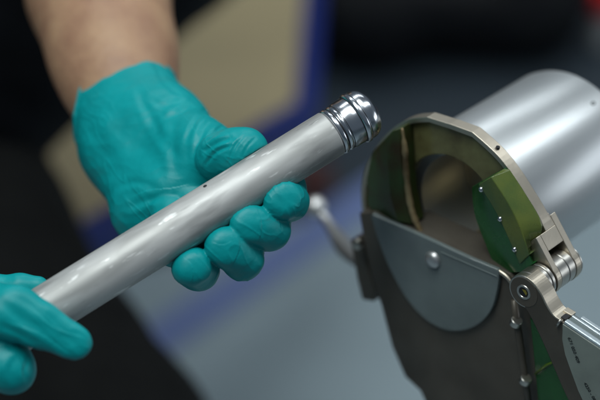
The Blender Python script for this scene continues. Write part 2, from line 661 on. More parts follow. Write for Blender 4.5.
def on_cyl(px, py, c, rad):
    o = CAM; d = c2w(cs(px, py, 1.0)) - CAM; d /= np.linalg.norm(d)
    B0 = mw(c[0], c[1], 0)
    m = o - B0
    d_ = d - AW * (d @ AW); m_ = m - AW * (m @ AW)
    A = d_ @ d_; B = 2 * d_ @ m_; Cc = m_ @ m_ - rad * rad
    k = (-B - math.sqrt(B * B - 4 * A * Cc)) / (2 * A)
    p = o + d * k
    n = (p - B0) - AW * ((p - B0) @ AW)
    return p, n / np.linalg.norm(n)


# the engraved mark near the housing's end
def text_obj(body, name, origin, xdir, ydir, size, m, parent, thick=0.0001):
    cu = bpy.data.curves.new(name, 'FONT')
    cu.body = body
    cu.size = size
    cu.extrude = thick
    o = bpy.data.objects.new(name, cu)
    COL.objects.link(o)
    dg = bpy.context.evaluated_depsgraph_get()
    me = bpy.data.meshes.new_from_object(o.evaluated_get(dg))
    bpy.data.objects.remove(o)
    x = np.asarray(xdir) / np.linalg.norm(xdir)
    y = np.asarray(ydir) - x * (np.asarray(ydir) @ x); y /= np.linalg.norm(y)
    z = np.cross(x, y)
    V = np.array([v.co[:] for v in me.vertices])
    V = origin + V[:, 0:1] * x + V[:, 1:2] * y + V[:, 2:3] * z
    return obj(name, V, [list(p.vertices) for p in me.polygons], m, parent)


p, n = on_cyl(593, 106, hc, 0.0459)
text_obj('0', 'engraved_mark', p, np.cross(AW, n) * -1, AW, 0.005, MAT['ink'], hous)

# bore
bc = ml(453, 207, 4)
br = 31.0
V_, F_ = lathe(mw(bc[0], bc[1], 3.2), AW, [(0, br * mm), (0.046, br * mm)], 96, False)
obj('bore_sleeve', V_, F_, MAT['bore'], hd, auto=30)

V_, F_ = lathe(mw(bc[0], bc[1], 48), AW, [(0, 0.0309), (0.001, 0.0309)], 64)
obj('bore_plug', V_, F_, MAT['bore'], hd, auto=30)

# upper shell: outer rim outline at h=0
rim_px = smooth_line([(362, 214), (361, 190), (366, 166), (378, 144), (393, 128), (409, 119), (427, 117)], 4)[:-1] + \
    [np.array(p) for p in [(427, 117), (450, 124), (472, 132)]] + \
    smooth_line([(472, 132), (487, 145), (500, 158), (513, 175), (524, 192), (534, 208), (543, 225), (549, 240)], 4)[1:]
outer = [ml(x, y, 0) for x, y in rim_px]
cen = np.mean(outer, axis=0)
cen = np.array([0.0, 10.0])
inner = [p + (cen - p) / np.linalg.norm(cen - p) * 3.0 for p in outer]
V_, F_ = ring_prism(outer, inner, mw, 0, 7.2, closed=False)
shell = obj('upper_shell', V_, F_, MAT['steel'], hd, bevel=0.0004)
# rear cover carries the bore opening
nn = 72
ri = [bc + br * np.array([math.cos(2 * math.pi * k / nn), math.sin(2 * math.pi * k / nn)]) for k in range(nn)]
# outer loop sampled by direction from the bore centre, against a closed outline
loop = list(outer) + [ml(540, 275, 0), ml(440, 300, 0), ml(372, 240, 0)]


def ray_hit(c, a, poly):
    d = np.array([math.cos(a), math.sin(a)])
    best = None
    for i in range(len(poly)):
        p, q = poly[i], poly[(i + 1) % len(poly)]
        e = q - p
        den = d[0] * e[1] - d[1] * e[0]
        if abs(den) < 1e-9: continue
        w_ = p - c
        t = (w_[0] * e[1] - w_[1] * e[0]) / den
        u = (w_[0] * d[1] - w_[1] * d[0]) / den
        if t > 0 and 0 <= u <= 1 and (best is None or t > best): best = t
    return best


ro = []
for k in range(nn):
    a = 2 * math.pi * k / nn
    t = ray_hit(bc, a, loop)
    ro.append(bc + np.array([math.cos(a), math.sin(a)]) * (t - 2.6))
V_, F_ = ring_prism(ro, ri, mw, 3.0, 6.6)
obj('inner_wall', V_, F_, MAT['olive'], hd, bevel=0.0003)
# rim screw hole on the band
def band_pt(px, py, h):
    return mw(*ml(px, py, h), h)


pa = band_pt(498, 147, 3.6)
nrm = c2w(P_) - CAM
sh = ml(498, 147, 3.6)
rad_dir = c2w(P_ * 0.80 + Q_ * -0.60) - CAM
V_, F_ = lathe(pa - rad_dir * 0.0010, rad_dir, [(0, 0.0011), (0.0012, 0.0011)], 24)
obj('screw_hole', V_, F_, MAT['black'], shell)

# lug and hinge
lug_px = [(531, 239), (540, 247), (549, 259), (556, 266), (561, 273), (564, 281), (563, 292), (557, 298), (549, 298), (543, 290), (538, 272), (531, 255), (524, 246)]
hb = ml(524, 292, -25)               # hinge axis (s,t)
P0_ = ml(541, 221, 0)
LR = 9.6
ta = np.linspace(math.radians(-12), math.radians(175), 26)
lo_ = [hb + LR * np.array([math.cos(a), math.sin(a)]) for a in ta]
I0_ = P0_ + np.array([-5.5, 1.0])
lugout = [P0_] + lo_ + [hb + np.array([-LR, -3.0]), I0_]
step = ml(532.5, 239.5, -9)
fr = np.clip((step - P0_)[1] / (lo_[0] - P0_)[1], 0.05, 0.6)
S0_ = P0_ + (lo_[0] - P0_) * fr                     # the step where the lug widens forward
fork_out = [S0_] + lo_ + [hb + np.array([-LR, -3.0]), S0_ + np.array([-6.5, 0.5])]


def fork(name, out, h0, h1):
    V_, F_ = prism(out, mw, h0, h1)
    return obj(name, V_, F_, MAT['steel'], shell, bevel=0.0003)


fork('hinge_lug', fork_out, -9.0, -5.2)
fork('hinge_lug', lugout, 8.0, 12.4)
E_ = P0_ + (lo_[0] - P0_) * (fr + (1 - fr) * 0.50)
fork('lug_web', [S0_, E_, E_ + np.array([-6.5, 0]), S0_ + np.array([-6.5, 0.5])], -5.2, 8.0)
fork('lug_bridge', [P0_ + np.array([0, -1.5]), S0_, S0_ + np.array([-6.5, 0.5]), I0_], -0.2, 7.9)

for h0, h1, rr in [(-25, -21.0, 9.3), (-20.7, -12.6, 9.2), (-12.3, -10.0, 9.4), (-5.0, 2.2, 9.3), (2.5, 7.8, 9.3), (12.6, 14.0, 9.3)]:
    mcyl('hinge_knuckle', hb, h0, h1, rr, MAT['hinge'], hd, 72, 0.35)
mcyl('hinge_core', hb, -20.9, 12.5, 7.6, MAT['black'], hd, 32)
# pin with brass socket in the dark front face
mcyl('pin_face', hb, -25.25, -24.9, 8.3, MAT['dsteel'], hd, 48, 0.1)
V_, F_ = lathe(mw(*hb, -25.6), AW, [(0.0006, 0.0026), (0, 0.0030), (0, 0.0040), (0.0006, 0.0044)], 32, False)
obj('pin_rim', V_, F_, MAT['hinge'], hd, auto=40)
mcyl('pin_socket', hb, -25.35, -25.2, 2.8, MAT['black'], hd, 24, 0.05)
V_, F_ = prism([hb + np.array([0.3, -1.8]), hb + np.array([2.2, -0.6]), hb + np.array([2.0, 1.2]), hb + np.array([0.6, 2.0])], mw, -25.6, -25.36)
obj('brass_key', V_, F_, M('yellow_brass', (0.55, 0.40, 0.08), 0.3, 1.0), hd)

# jaw swung open below the hinge
jaw_px = smooth_line([(516, 283), (524, 277), (533, 283), (541, 294), (547, 306), (553.5, 315.5), (561, 321)], 4)[:-1] + \
    [np.array(p) for p in [(561, 321), (600, 347), (650, 380), (668, 420), (660, 490), (625, 520)]] + \
    smooth_line([(590, 440), (577, 416), (565, 394), (552, 364), (540, 337), (527, 311), (517, 300), (513, 291)], 4)
jaw = pl('open_jaw', jaw_px, -25, -15.5, MAT['dsteel'], 0.0006, auto=30)
# bright ground edge band along the S curve
sb = smooth_line([(526, 277.6), (533, 283), (541, 294), (547, 306), (553.5, 315.5), (562, 321.6)], 5)
ob = [ml(x, y, -25) for x, y in sb]
off = []
for i, q in enumerate(ob):
    t = ob[min(i + 1, len(ob) - 1)] - ob[max(i - 1, 0)]
    nvec = np.array([t[1], -t[0]]); nvec /= np.linalg.norm(nvec)
    if nvec @ np.array([1, 0]) < 0: nvec = -nvec
    off.append(q + nvec * 0.5)
V_, F_ = ring_prism(off, [q - (o - q) * 1.0 for q, o in zip(ob, off)], mw, -25.15, -15.3, closed=False)
obj('jaw_edge', V_, F_, MAT['steel'], jaw, bevel=0.0002)
# rails with the groove between
ra, rb = ml(564.5, 322.5, -25), ml(655, 383, -25)
rd = (rb - ra) / np.linalg.norm(rb - ra)
rn = np.array([rd[1], -rd[0]])
if rn[0] < 0: rn = -rn
for (h0, h1, up_, m_) in [(-25.3, -22.6, 1.1, 'clear'), (-22.6, -19.0, 0.25, 'window'), (-19.0, -17.6, 0.9, 'clear'), (-17.6, -16.9, 0.2, 'window'), (-16.9, -14.6, 1.3, 'clear')]:
    a_ = ra if h1 < -15 else ra + rd * 4
    V_, F_ = prism([a_ - rn * 0.6, a_ + rn * up_, rb + rn * up_, rb - rn * 0.6], mw, h0, h1)
    obj('edge_rail', V_, F_, MAT[m_], jaw, bevel=0.00025)
# square notch and little catch at the end of the rail
V_, F_ = prism([ra - rd * 3.2 - rn * 1.5, ra - rd * 3.2 + rn * 0.9, ra - rd * 0.4 + rn * 0.9, ra - rd * 0.4 - rn * 1.5], mw, -23.8, -19.6)
obj('jaw_notch', V_, F_, MAT['black'], jaw)
V_, F_ = prism([ra - rd * 5.5 - rn * 1.8, ra - rd * 5.5 + rn * 0.7, ra - rd * 0.2 + rn * 1.0, ra - rd * 0.2 - rn * 1.2], mw, -18.9, -14.8)
obj('jaw_block', V_, F_, MAT['steel'], jaw, bevel=0.0003)
V_, F_ = tube([band_pt(557, 326, -26), band_pt(558.5, 323, -26.4), band_pt(561, 319.5, -25.6)], [0.0007, 0.0008, 0.0006], 12)
obj('catch_hook', V_, F_, MAT['hinge'], jaw, smooth=True)
wp = [(562.5, 324), (600, 349), (648, 381), (664, 420), (655, 480), (628, 505), (600, 440), (589, 414), (578, 391), (571, 372), (565, 355), (562, 340)]
jw = pl('jaw_window', wp, -25.6, -24.8, MAT['jawwin'], 0.0003, jaw, hp=-25.6)
P0 = band_pt(567.5, 337.5, -25.7); P1 = band_pt(579.5, 369, -25.7)
PR = band_pt(590, 337, -25.7)
text_obj('671 050 409', 'window_lettering', P0, P1 - P0, (PR - P0), np.linalg.norm(P1 - P0) / 6.2, MAT['ink'], jw)
P0 = band_pt(583.5, 383, -25.7); P1 = band_pt(600, 412, -25.7)
PR = band_pt(606, 383, -25.7)
text_obj('4250 - 0801', 'window_lettering', P0, P1 - P0, (PR - P0), np.linalg.norm(P1 - P0) / 6.2, MAT['ink'], jw)

# lower body
body_px = [(359, 213), (373, 212), (400, 224), (430, 238), (465, 254), (497, 268), (510, 274), (522, 290), (531, 314), (545, 360), (560, 420), (575, 500),
           (560, 640), (470, 640), (442, 450), (428, 408), (420, 391), (405, 377), (392, 347), (381, 305), (372, 280), (365, 248)]
body = pl('lower_body', body_px, -10, 12, MAT['dsteel'], 0.0008)
# green strip behind the jaw
gs = pl('green_strip', [(530, 318), (546, 330), (600, 440), (600, 520), (560, 520), (540, 420)], -13, -10.2, MAT['green'], 0.0004)
V_, F_ = tube([band_pt(535, 374, -13.4), band_pt(547, 365, -13.4), band_pt(556, 361, -13.4)], [0.0005, 0.0008, 0.0005], 8)
obj('glow_line', V_, F_, M('lime_glow', (0.10, 0.17, 0.02), 0.3), gs, smooth=True)  # yellow-green glow on the strip, put in as a thin lime-coloured bead
# half-moon window
hm = [(372, 214), (430, 240), (470, 258.5), (497, 269.5)] + \
    [tuple(p) for p in smooth_line([(499, 272), (497, 290), (490, 312), (474, 327), (452, 331), (430, 323), (408, 301), (390, 270), (378, 240), (371, 217)], 4)]
half = pl('half_moon_window', hm, -13, -10.3, MAT['window'], 0.0005, body)
e0, e1 = band_pt(441, 252, -13.3), band_pt(497, 276.5, -13.3)
V_, F_ = tube([e0, e1], 0.0003, 8)
obj('window_edge', V_, F_, MAT['window'], half)
# clamp ball at the window's straight edge
p = band_pt(431, 261, -15)
dd = c2w(np.array([0.25, -0.3, 0.9])) - CAM
V_, F_ = lathe(p - AW * -0.004, -AW, [(0, 0.0048), (0.003, 0.0048), (0.0040, 0.0042), (0.0048, 0.0025), (0.0050, 0.0006)], 32)
obj('clamp_screw', V_, F_, MAT['lever'], body, auto=40)
# bright lip curling to the hinge
lip = smooth_line([(488, 266), (499, 271), (509, 279), (517, 292), (524, 303)], 5)
V_, F_ = tube([band_pt(x, y, -11.5) for x, y in lip], 0.0013, 12)
obj('body_lip', V_, F_, MAT['steel'], body, smooth=True)
# link rod with two joints
V_, F_ = tube([band_pt(514, 300, -16), band_pt(517, 322, -16), band_pt(525, 378, -16), band_pt(531, 420, -16)], [0.0016, 0.0020, 0.0019, 0.0018], 16)
rod = obj('link_rod', V_, F_, MAT['dsteel'], hd, smooth=True)
for x, y in ((516, 322), (525.5, 380)):
    pj = band_pt(x, y, -17.5)
    ax = band_pt(x + 3, y - 5, -17.5) - pj
    V_, F_ = lathe(pj - ax / np.linalg.norm(ax) * 0.002, ax, [(0, 0.0028), (0.0004, 0.0032), (0.0036, 0.0032), (0.004, 0.0028)], 24)
    obj('rod_joint', V_, F_, MAT['hinge'], rod, auto=40)
# latch on the left flank
lt = pl('side_latch', [(350, 240), (361, 236), (366, 262), (375, 290), (374, 302), (362, 300), (357, 280)], -6, 6, MAT['dsteel'], 0.001)
p = band_pt(359, 243, -9)
V_, F_ = lathe(p, -AW, [(0, 0.003), (0.003, 0.003), (0.004, 0.0015)], 20)
obj('latch_pin', V_, F_, MAT['hinge'], lt, auto=40)
# lever with a ball knob
Lp = smooth_line([band_pt(366, 268, 8), band_pt(350, 254, 34), band_pt(339, 239, 55), band_pt(329, 224, 66), band_pt(320, 212, 70)], 5)
nL = len(Lp)
V_, F_ = tube(Lp, [0.0032 + 0.0026 * math.exp(-((k / nL - 0.38) / 0.2) ** 2) for k in range(nL)], 16)
lev = obj('locking_lever', V_, F_, MAT['lever'], hd, smooth=True)
prof = [(0.0072 - 0.0072 * math.cos(a), 0.0072 * math.sin(a)) for a in np.linspace(0.05, math.pi - 0.05, 14)]
ax = Lp[-1] - Lp[-3]
V_, F_ = lathe(Lp[-1] - ax / np.linalg.norm(ax) * 0.002, ax, prof, 32)
obj('lever_knob', V_, F_, MAT['lever'], lev, smooth=True)

# right green insert, faceted
def facet_insert(name, lines, hs, back, m, parent=hd):
    V = []
    nrow = len(lines[0])
    for L, h in zip(lines, hs):
        for (x, y) in L: V.append(mw(*ml(x, y, h), h))
    for L, h in zip(lines, hs):
        for (x, y) in L: V.append(mw(*ml(x, y, h), back))
    nc = len(lines)
    N = nc * nrow
    Fc = []
    for c in range(nc - 1):
        for k in range(nrow - 1):
            i = c * nrow + k
            Fc.append([i, i + 1, i + nrow + 1, i + nrow])
            Fc.append([N + i, N + i + nrow, N + i + nrow + 1, N + i + 1])
    for k in range(nrow - 1):
        for c in (0, nc - 1):
            i = c * nrow + k
            Fc.append([i, i + 1, N + i + 1, N + i])
    for c in range(nc - 1):
        for k in (0, nrow - 1):
            i = c * nrow + k
            Fc.append([i, i + nrow, N + i + nrow, N + i])
    return obj(name, V, Fc, m, parent, bevel=0.0007, seg=3, auto=24)


gA = [(472, 187), (474, 212), (483, 238), (495, 266), (499, 273)]
gB = [(478, 184), (496, 213), (510, 243), (519, 264), (523, 272)]
gC = [(491, 177), (508, 203), (521, 230), (529, 255), (533, 264)]
gD = [(504, 171), (520, 198), (536, 227), (532, 245), (535, 256)]
DN = lambda L: [tuple(p) for p in smooth_line(L, 3)]
ins = facet_insert('green_insert', [DN(gA), DN(gB), DN(gC), DN(gD)], [-5, -12.2, -12.7, -2.7], 3.0, MAT['green'])
facet_insert('insert_cover', [DN([(x + .5, y + .5) for x, y in gB[:4]]), DN(gC[:4]), DN([(508.5, 170), (525.5, 196), (541.5, 226), (534, 246)])], [-13.2, -13.7, -3.6], -2.5, MAT['cover'], ins)
for x, y in ((481, 189.5), (500, 219), (514.5, 249.5)):
    p = band_pt(x, y, -13.4)
    V_, F_ = lathe(p + AW * 0.002, -AW, [(0, 0.0015), (0.0022, 0.0015), (0.0029, 0.0011), (0.0032, 0.0003)], 20)
    obj('insert_screw', V_, F_, MAT['chrome'], ins, auto=50)
# left green insert
gA = [(400, 128), (402, 160), (405, 195), (412, 225)]
gB = [(392, 131), (388, 160), (390, 195), (398, 222)]
gC = [(372, 152), (366, 180), (367, 205), (376, 216)]
facet_insert('green_insert', [gA, gB, gC], [-8, -11, -7], 3.0, MAT['resin'])
# brass lip of the split
lp = smooth_line([(402, 128), (405, 150), (406, 172), (410, 203), (416, 222), (426, 240), (438, 255)], 6)
V_, F_ = tube([band_pt(x, y, -7) for x, y in lp], [0.0005 + 0.0012 * min(1, k / 6, (len(lp) - 1 - k) / 6) + 0.0003 * math.sin(k * 1.7) * math.sin(k * 0.6) for k in range(len(lp))], 12)
obj('brass_lip', V_, F_, MAT['brass'], hd, smooth=True)
# support post under the body, below the picture
bp = (mw(*ml(520, 600, 0), 0))
V_, F_ = lathe(np.array([bp[0], bp[1], 0.03]), np.array([0, 0, 1.0]), [(0, 0.02), (bp[2] + 0.03, 0.02)], 32)
obj('support_post', V_, F_, MAT['dsteel'], hd, auto=30)
V_, F_ = lathe(np.array([bp[0], bp[1], 0.009]), np.array([0, 0, 1.0]), [(0, 0.16), (0.015, 0.16), (0.025, 0.03)], 48)
obj('base_plate', V_, F_, MAT['dsteel'], hd, auto=30)

# ------------------------------------------------------------------ person
pz = W(-130, 90, 1.55)
person = thing('person', 'seated person in black shirt and trousers holding the tube in teal gloves', 'person', (pz[0], pz[1], 0.0))


def K(px, py, d, rmm):
    return (cs(px, py, d), rmm / 1000)


def soft(name, groups, h, kout, m, post=None, lap=2, creases=None, wrinkle=0.0, wsc=80, parent=person, sub=0, fine=0.0):
    V, Fc = build_sdf(groups, h, kout, post)
    V = laplace(V, Fc, lap)
    for _ in range(sub): V, Fc = subdivide(V, Fc)
    if sub: V = laplace(V, Fc, 1)
    N = vnormals(V, Fc)
    if np.mean(np.sum(N * (V - V.mean(0)), axis=1)) < 0: N = -N
    if wrinkle:
        dsp = np.array([noise.noise(Vector((v[0] * wsc, v[1] * wsc * 1.8, v[2] * wsc))) +
                        0.5 * (0.5 - abs(noise.noise(Vector((v[0] * wsc * 1.3 + 5, v[1] * wsc * 2.2, v[2] * wsc * 1.6))) * 2)) for v in V])
        V = V + N * (dsp * wrinkle / 1000)[:, None]
    if fine:      # thin-film wrinkles: warped ridges that come and go
        def rg(v):
            a = noise.noise(Vector((v[0] * 22, v[1] * 22, v[2] * 22 + 7)))
            b = noise.noise(Vector((v[0] * 26 + 3, v[1] * 26, v[2] * 26)))
            c = noise.noise(Vector((v[0] * 150 + v[1] * 110 + a * 3.0, (v[1] - v[0]) * 38 + b * 2.0, v[2] * 60)))
            return (1 - min(abs(c) * 3.2, 1)) ** 2 * max(0.0, min(1.0, (b + 0.05) * 4))
        V = V + N * (np.array([rg(v) for v in V]) * fine / 1000)[:, None]
    if creases: V = crease_disp(V, N, creases)
    o = obj(name, c2w(V), Fc.tolist(), m, parent, smooth=True)
    return o


tdir = (cs(332, 133, .85) - cs(53, 306, .8145))


def td(px):      # tube depth at pixel x
    return 0.8145 + (px - 53) / 279 * 0.0355


def FN(px, py, dz, rmm):
    return K(px, py, td(px) - dz / 1000, rmm)


# left hand: palm behind the tube, thumb on top, fingers curled round from below
cutc = cs(122, 96, 0.955); cutn = cs(76, 7, 1.00) - cs(128, 110, 0.945); cutn /= np.linalg.norm(cutn)
tubeA = cs(53, 306, .8145); tubeB = cs(332, 133, .85)


def smax(a, b, k):
    return -smin(-a, -b, k)


def glove_post(cc, cn, amp, front_mm=None, kf=0.006):
    def f(D, X):
        if front_mm is not None:      # finger pads are flattened, not round
            px_ = X[..., 0] / -X[..., 2] * F + 300
            dep = 0.8145 + (px_ - 53) / 279 * 0.0355
            D = smax(D, ((dep - front_mm / 1000) + X[..., 2]).astype(np.float32), kf)
        t = (X - np.asarray(cc, np.float32)) @ np.asarray(cn, np.float32)
        lat = np.array([-cn[1], cn[0], 0.0]); lat /= np.linalg.norm(lat)
        u = (X - np.asarray(cc, np.float32)) @ lat.astype(np.float32)
        front = np.clip((X[..., 2] - cc[2]) / 0.02 + 0.5, 0, 1)
        wav = amp * np.sin(X[..., 0] * 190 + 0.6) * 0.35 + 0.006 - 0.012 * np.clip(1 - (u / 0.034) ** 2, -0.8, 1) * front + 0.40 * np.maximum(u - 0.010, 0)
        D0 = D
        hollow = np.where(t > -0.016, -(D + 0.0015), -1.0)
        D = np.maximum(D, hollow)
        Do = D0
        D = np.maximum(D, t + wav)
        D = np.minimum(D, np.sqrt((t + wav) ** 2 + (Do + 0.0006) ** 2) - 0.0019)
        ab = (tubeB - tubeA) / np.linalg.norm(tubeB - tubeA)
        rel = X - tubeA.astype(np.float32)
        al = rel @ ab.astype(np.float32)
        dist = np.linalg.norm(rel - al[..., None] * ab.astype(np.float32), axis=-1)
        return np.maximum(D, (0.01242 - dist))
    return f


thumb1 = [K(143, 98, .948, 19), K(170, 128, .915, 18), K(197, 150, .886, 14.5), K(216, 159, .868, 12.5)]
thumb2 = [[FN(219, 157, -24, 12.5), FN(231, 153, -17, 11.2), FN(244, 151, -12, 10.4), FN(247, 150, -11, 10.0)]]
palm = [[K(122, 92, .955, 25), K(140, 135, .925, 24), K(165, 178, .895, 19)],
        [K(110, 108, .957, 22), K(124, 150, .930, 20), K(148, 210, .893, 17)],
        thumb1,
        [K(150, 212, .892, 16), K(180, 195, .885, 16), K(215, 168, .885, 15)]]


def finger(base, under, joint, tip, rj, rt):
    """one curled finger; its pad is broader along the tube than it is thick"""
    ch = [FN(*base, 12), FN(*under, rj + .2), FN(*joint[0], rj), FN(*joint[1], rj)]
    out = [ch + [FN(*tip, rt)]]
    x, y, z = tip
    jx, jy, jz = joint[1]
    for k in (-3.4, 3.4):
        out.append([FN(jx + k * .45, jy - k * .28, jz, rj - .8), FN(x + k * .85, y - k * .52, z, rt - 1.1)])
    return out


idx = finger((232, 165, -42), (262, 172, -28), ((287, 190, -12), (289, 202, -2)), (283, 200, 9), 10.0, 9.6)
midf = finger((205, 182, -42), (245, 195, -28), ((271, 221, -12), (270, 231, -2)), (250, 224, 9), 10.2, 9.6)
ring = finger((190, 197, -42), (222, 218, -28), ((244, 250, -12), (243, 260, -3)), (225, 246, 8), 10.2, 9.6)
litl = finger((172, 212, -42), (185, 240, -26), ((198, 260, -14), (199, 271, -7)), (192, 267, 3), 10.0, 9.8) + \
    [[FN(174, 250, -20, 9), FN(205, 232, -20, 8)]]
cr = [([(196, 98), (180, 112), (172, 132), (174, 160), (178, 175)], 0.55, 3.0),
      ([(190, 108), (176, 114), (164, 120)], 0.6, 1.4),
      ([(222, 112), (206, 126), (198, 144), (197, 160)], 0.65, 1.9),
      ([(212, 104), (196, 120), (186, 140)], 0.5, 1.4),
      ([(234, 120), (220, 128), (206, 142)], 0.6, 1.2),
      ([(230, 138), (216, 143), (204, 152)], 0.8, 1.2),
      ([(230, 146), (216, 152), (206, 164)], 0.7, 1.0),
      ([(246, 134), (235, 146), (228, 164)], 0.30, 0.9),
      ([(256, 137), (247, 147), (242, 158)], 0.22, 0.8),
      ([(88, 118), (98, 140), (112, 168), (130, 190)], 0.4, 4.4),
      ([(110, 98), (122, 125), (145, 152), (178, 180)], 0.35, 5.0),
      ([(138, 88), (148, 112), (162, 138), (176, 156)], 0.45, 2.6),
      ([(128, 208), (148, 200), (172, 196)], 0.55, 2.0),
      ([(114, 190), (134, 182), (156, 188)], 0.45, 2.0),
      ([(155, 64), (166, 84), (182, 96)], 0.5, 1.8),
      ([(150, 100), (166, 106), (184, 98)], 0.45, 1.6),
      ([(256, 206), (261, 220), (261, 234), (256, 244)], 0.16, -1.8),
      ([(236, 230), (240, 246), (234, 262), (226, 272)], 0.16, -1.8),
      ([(182, 256), (191, 264), (193, 276), (190, 286)], 0.15, -1.6),
      ([(212, 242), (222, 245), (232, 241)], 0.14, -1.2),
      ([(168, 100), (186, 118), (196, 132)], 0.22, -1.8),
      ([(134, 196), (150, 190), (172, 188), (190, 184)], 0.22, -2.0),
      ([(140, 78), (150, 92), (170, 104)], 0.2, -1.8)]
soft('glove', [(0.016, palm), (0.006, thumb2), (0.0015, idx), (0.0015, midf), (0.0015, ring), (0.0015, litl)], 0.0008, 0.0007,
     MAT['glove'], glove_post(cutc, cutn, 0.004, 15.5, 0.007), 2, cr, 0.34, 75, sub=1, fine=0.24)

# right hand: pinches the lower end of the tube
pal2 = [[K(-70, 330, .83, 24), K(-45, 320, .825, 20), K(-20, 330, .82, 17)], [K(-75, 360, .83, 22), K(-30, 350, .82, 17)],
        [K(-70, 310, .835, 20), K(-35, 300, .835, 15)]]
fA = [[K(-25, 308, .805, 15), K(15, 313, .789, 12.8), K(40, 325, .786, 11.2), K(73, 342, .786, 10.0), K(78, 344, .787, 9.2)]]
fB = [[K(-35, 340, .81, 14), K(-5, 352, .80, 12), K(8, 366, .797, 12.2), K(12, 371, .797, 11.4)]]
fC = [[K(-35, 305, .84, 12), K(-5, 293, .838, 9), K(20, 288, .836, 7), K(38, 287, .836, 5.5)]]
c2 = cs(-118, 345, .84); n2 = cs(-300, 300, .95) - c2; n2 /= np.linalg.norm(n2)
cr2 = [([(0, 300), (20, 318), (44, 330)], 0.6, 2.4), ([(-5, 325), (15, 332), (40, 345)], 0.5, 2.0), ([(60, 335), (72, 340), (80, 350)], 0.25, 1.6),
       ([(18, 356), (10, 368), (12, 384)], 0.5, 1.6), ([(28, 358), (24, 372), (28, 382)], 0.4, 1.2), ([(10, 295), (30, 305), (60, 325)], 0.35, 1.8)]
soft('glove', [(0.01, pal2 + [[K(-70, 335, .83, 24), K(-125, 348, .842, 27)]]), (0.003, fA), (0.003, fB), (0.003, fC)], 0.0010, 0.003,
     MAT['glove'], glove_post(c2, n2, 0.004, 31.0, 0.009), 2, [(a, b * 0.7, c) for a, b, c in cr2] + [([(10, 322), (40, 334), (66, 352)], 0.4, -1.8), ([(30, 306), (52, 326), (84, 338)], 0.3, -1.6), ([(4, 346), (20, 360), (24, 380)], 0.35, -1.4)], 0.22, 50, sub=1, fine=0.16)

# body: one continuous surface under the clothes, forearms bare
armL = [K(128, 108, .945, 23), K(119, 80, .965, 27), K(110, 40, .99, 32), K(98, -8, 1.03, 38), K(80, -90, 1.09, 42), K(60, -170, 1.15, 42), K(140, -330, 1.38, 50)]
armR = [K(-95, 340, .835, 20), K(-125, 345, .845, 24), K(-220, 310, .91, 34), K(-330, 230, 1.02, 40), K(-330, -100, 1.25, 50)]
tors = [[K(-330, -100, 1.3, 60), K(-120, -150, 1.42, 115), K(20, -190, 1.45, 120), K(140, -330, 1.4, 60)], [K(-30, -150, 1.45, 135), K(-130, 90, 1.55, 135)],
        [K(-30, -250, 1.42, 60), K(0, -400, 1.36, 55)]]
head = [[K(0, -440, 1.34, 78), K(10, -500, 1.33, 85), K(0, -450, 1.29, 62)], [K(12, -445, 1.235, 14), K(12, -470, 1.25, 10)],
        [K(105, -450, 1.35, 12), K(100, -475, 1.35, 14)], [K(-95, -450, 1.35, 12), K(-90, -475, 1.35, 14)]]
legs = [[K(-130, 90, 1.55, 130), K(-50, 235, 1.5, 85), K(122, 470, 1.3, 68)], [K(-130, 90, 1.55, 130), K(-200, 260, 1.5, 85), K(-70, 500, 1.3, 75)]]
soft('body', [(0.03, [armL]), (0.03, [armR]), (0.04, tors), (0.02, head), (0.04, legs)], 0.0048, 0.03, MAT['skin'], None, 3)


def grow(chains, g, i0=0):
    return [[(p, r_ + g) for p, r_ in ch[i0:]] for ch in chains]


sh_arm = [[(p, r_ + 0.012) for p, r_ in [K(66, -120, 1.11, 46), K(60, -170, 1.15, 46), K(140, -330, 1.38, 56)]],
          [(p, r_ + 0.012) for p, r_ in [K(-300, 255, .99, 44), K(-330, 230, 1.02, 46), K(-330, -100, 1.25, 56)]]]
sh_tor = [[K(-330, -100, 1.3, 75), K(-120, -150, 1.42, 128), K(20, -190, 1.45, 132), K(140, -330, 1.4, 75)],
          [K(30, -120, 1.45, 150), K(-130, 90, 1.55, 146)], [K(-100, -60, 1.45, 150), K(-130, 60, 1.55, 146)], [K(100, -112, 1.5, 150), K(-100, 50, 1.55, 146)]]


soft('shirt', [(0.03, sh_arm), (0.05, sh_tor)], 0.006, 0.03, MAT['shirt'], None, 2, None, 4.0, 12)
# lower legs go straight down to the floor
kn = [cs(110, 470, 1.3), cs(-70, 500, 1.3)]
DOWN = np.array([0, -math.cos(PITCH), -math.sin(PITCH)])
shin = []
feet = []
for k_ in kn:
    zz = c2w(k_)[2]
    shin.append([(k_, 0.080), (k_ + DOWN * (zz - 0.12), 0.055)])
    feet.append(c2w(k_ + DOWN * (zz - 0.045)))
soft('trousers', [(0.05, [[(p, r_ + 0.012) for p, r_ in ch] for ch in legs]), (0.03, shin)], 0.006, 0.04, MAT['trousers'], None, 2, None, 4.0, 12)
for f_ in feet:
    V_, F_ = tube([f_ + np.array([-0.02, 0.09, -0.002]), f_ + np.array([-0.01, 0.03, 0.008]), f_ + np.array([0.0, -0.06, 0.0]), f_ + np.array([0.0, -0.15, -0.008]),
                   f_ + np.array([0, -0.18, -0.012])], [0.034, 0.045, 0.044, 0.036, 0.02], 20)
    obj('shoe', V_, F_, MAT['blacksoft'], person, smooth=True)
soft('hair', [(0.02, [[K(0, -480, 1.38, 85), K(10, -520, 1.35, 88)]])], 0.006, 0.02, MAT['hair'], None, 2, None, 3, 40)
for ex in (-32, 44):
    p = W(ex, -478, 1.262)
    V_, F_ = lathe(p, BACK, [(-0.012, 0.002), (-0.008, 0.010), (0, 0.0125), (0.006, 0.010), (0.010, 0.004)], 20)
    obj('eye', V_, F_, MAT['white'], person, smooth=True)

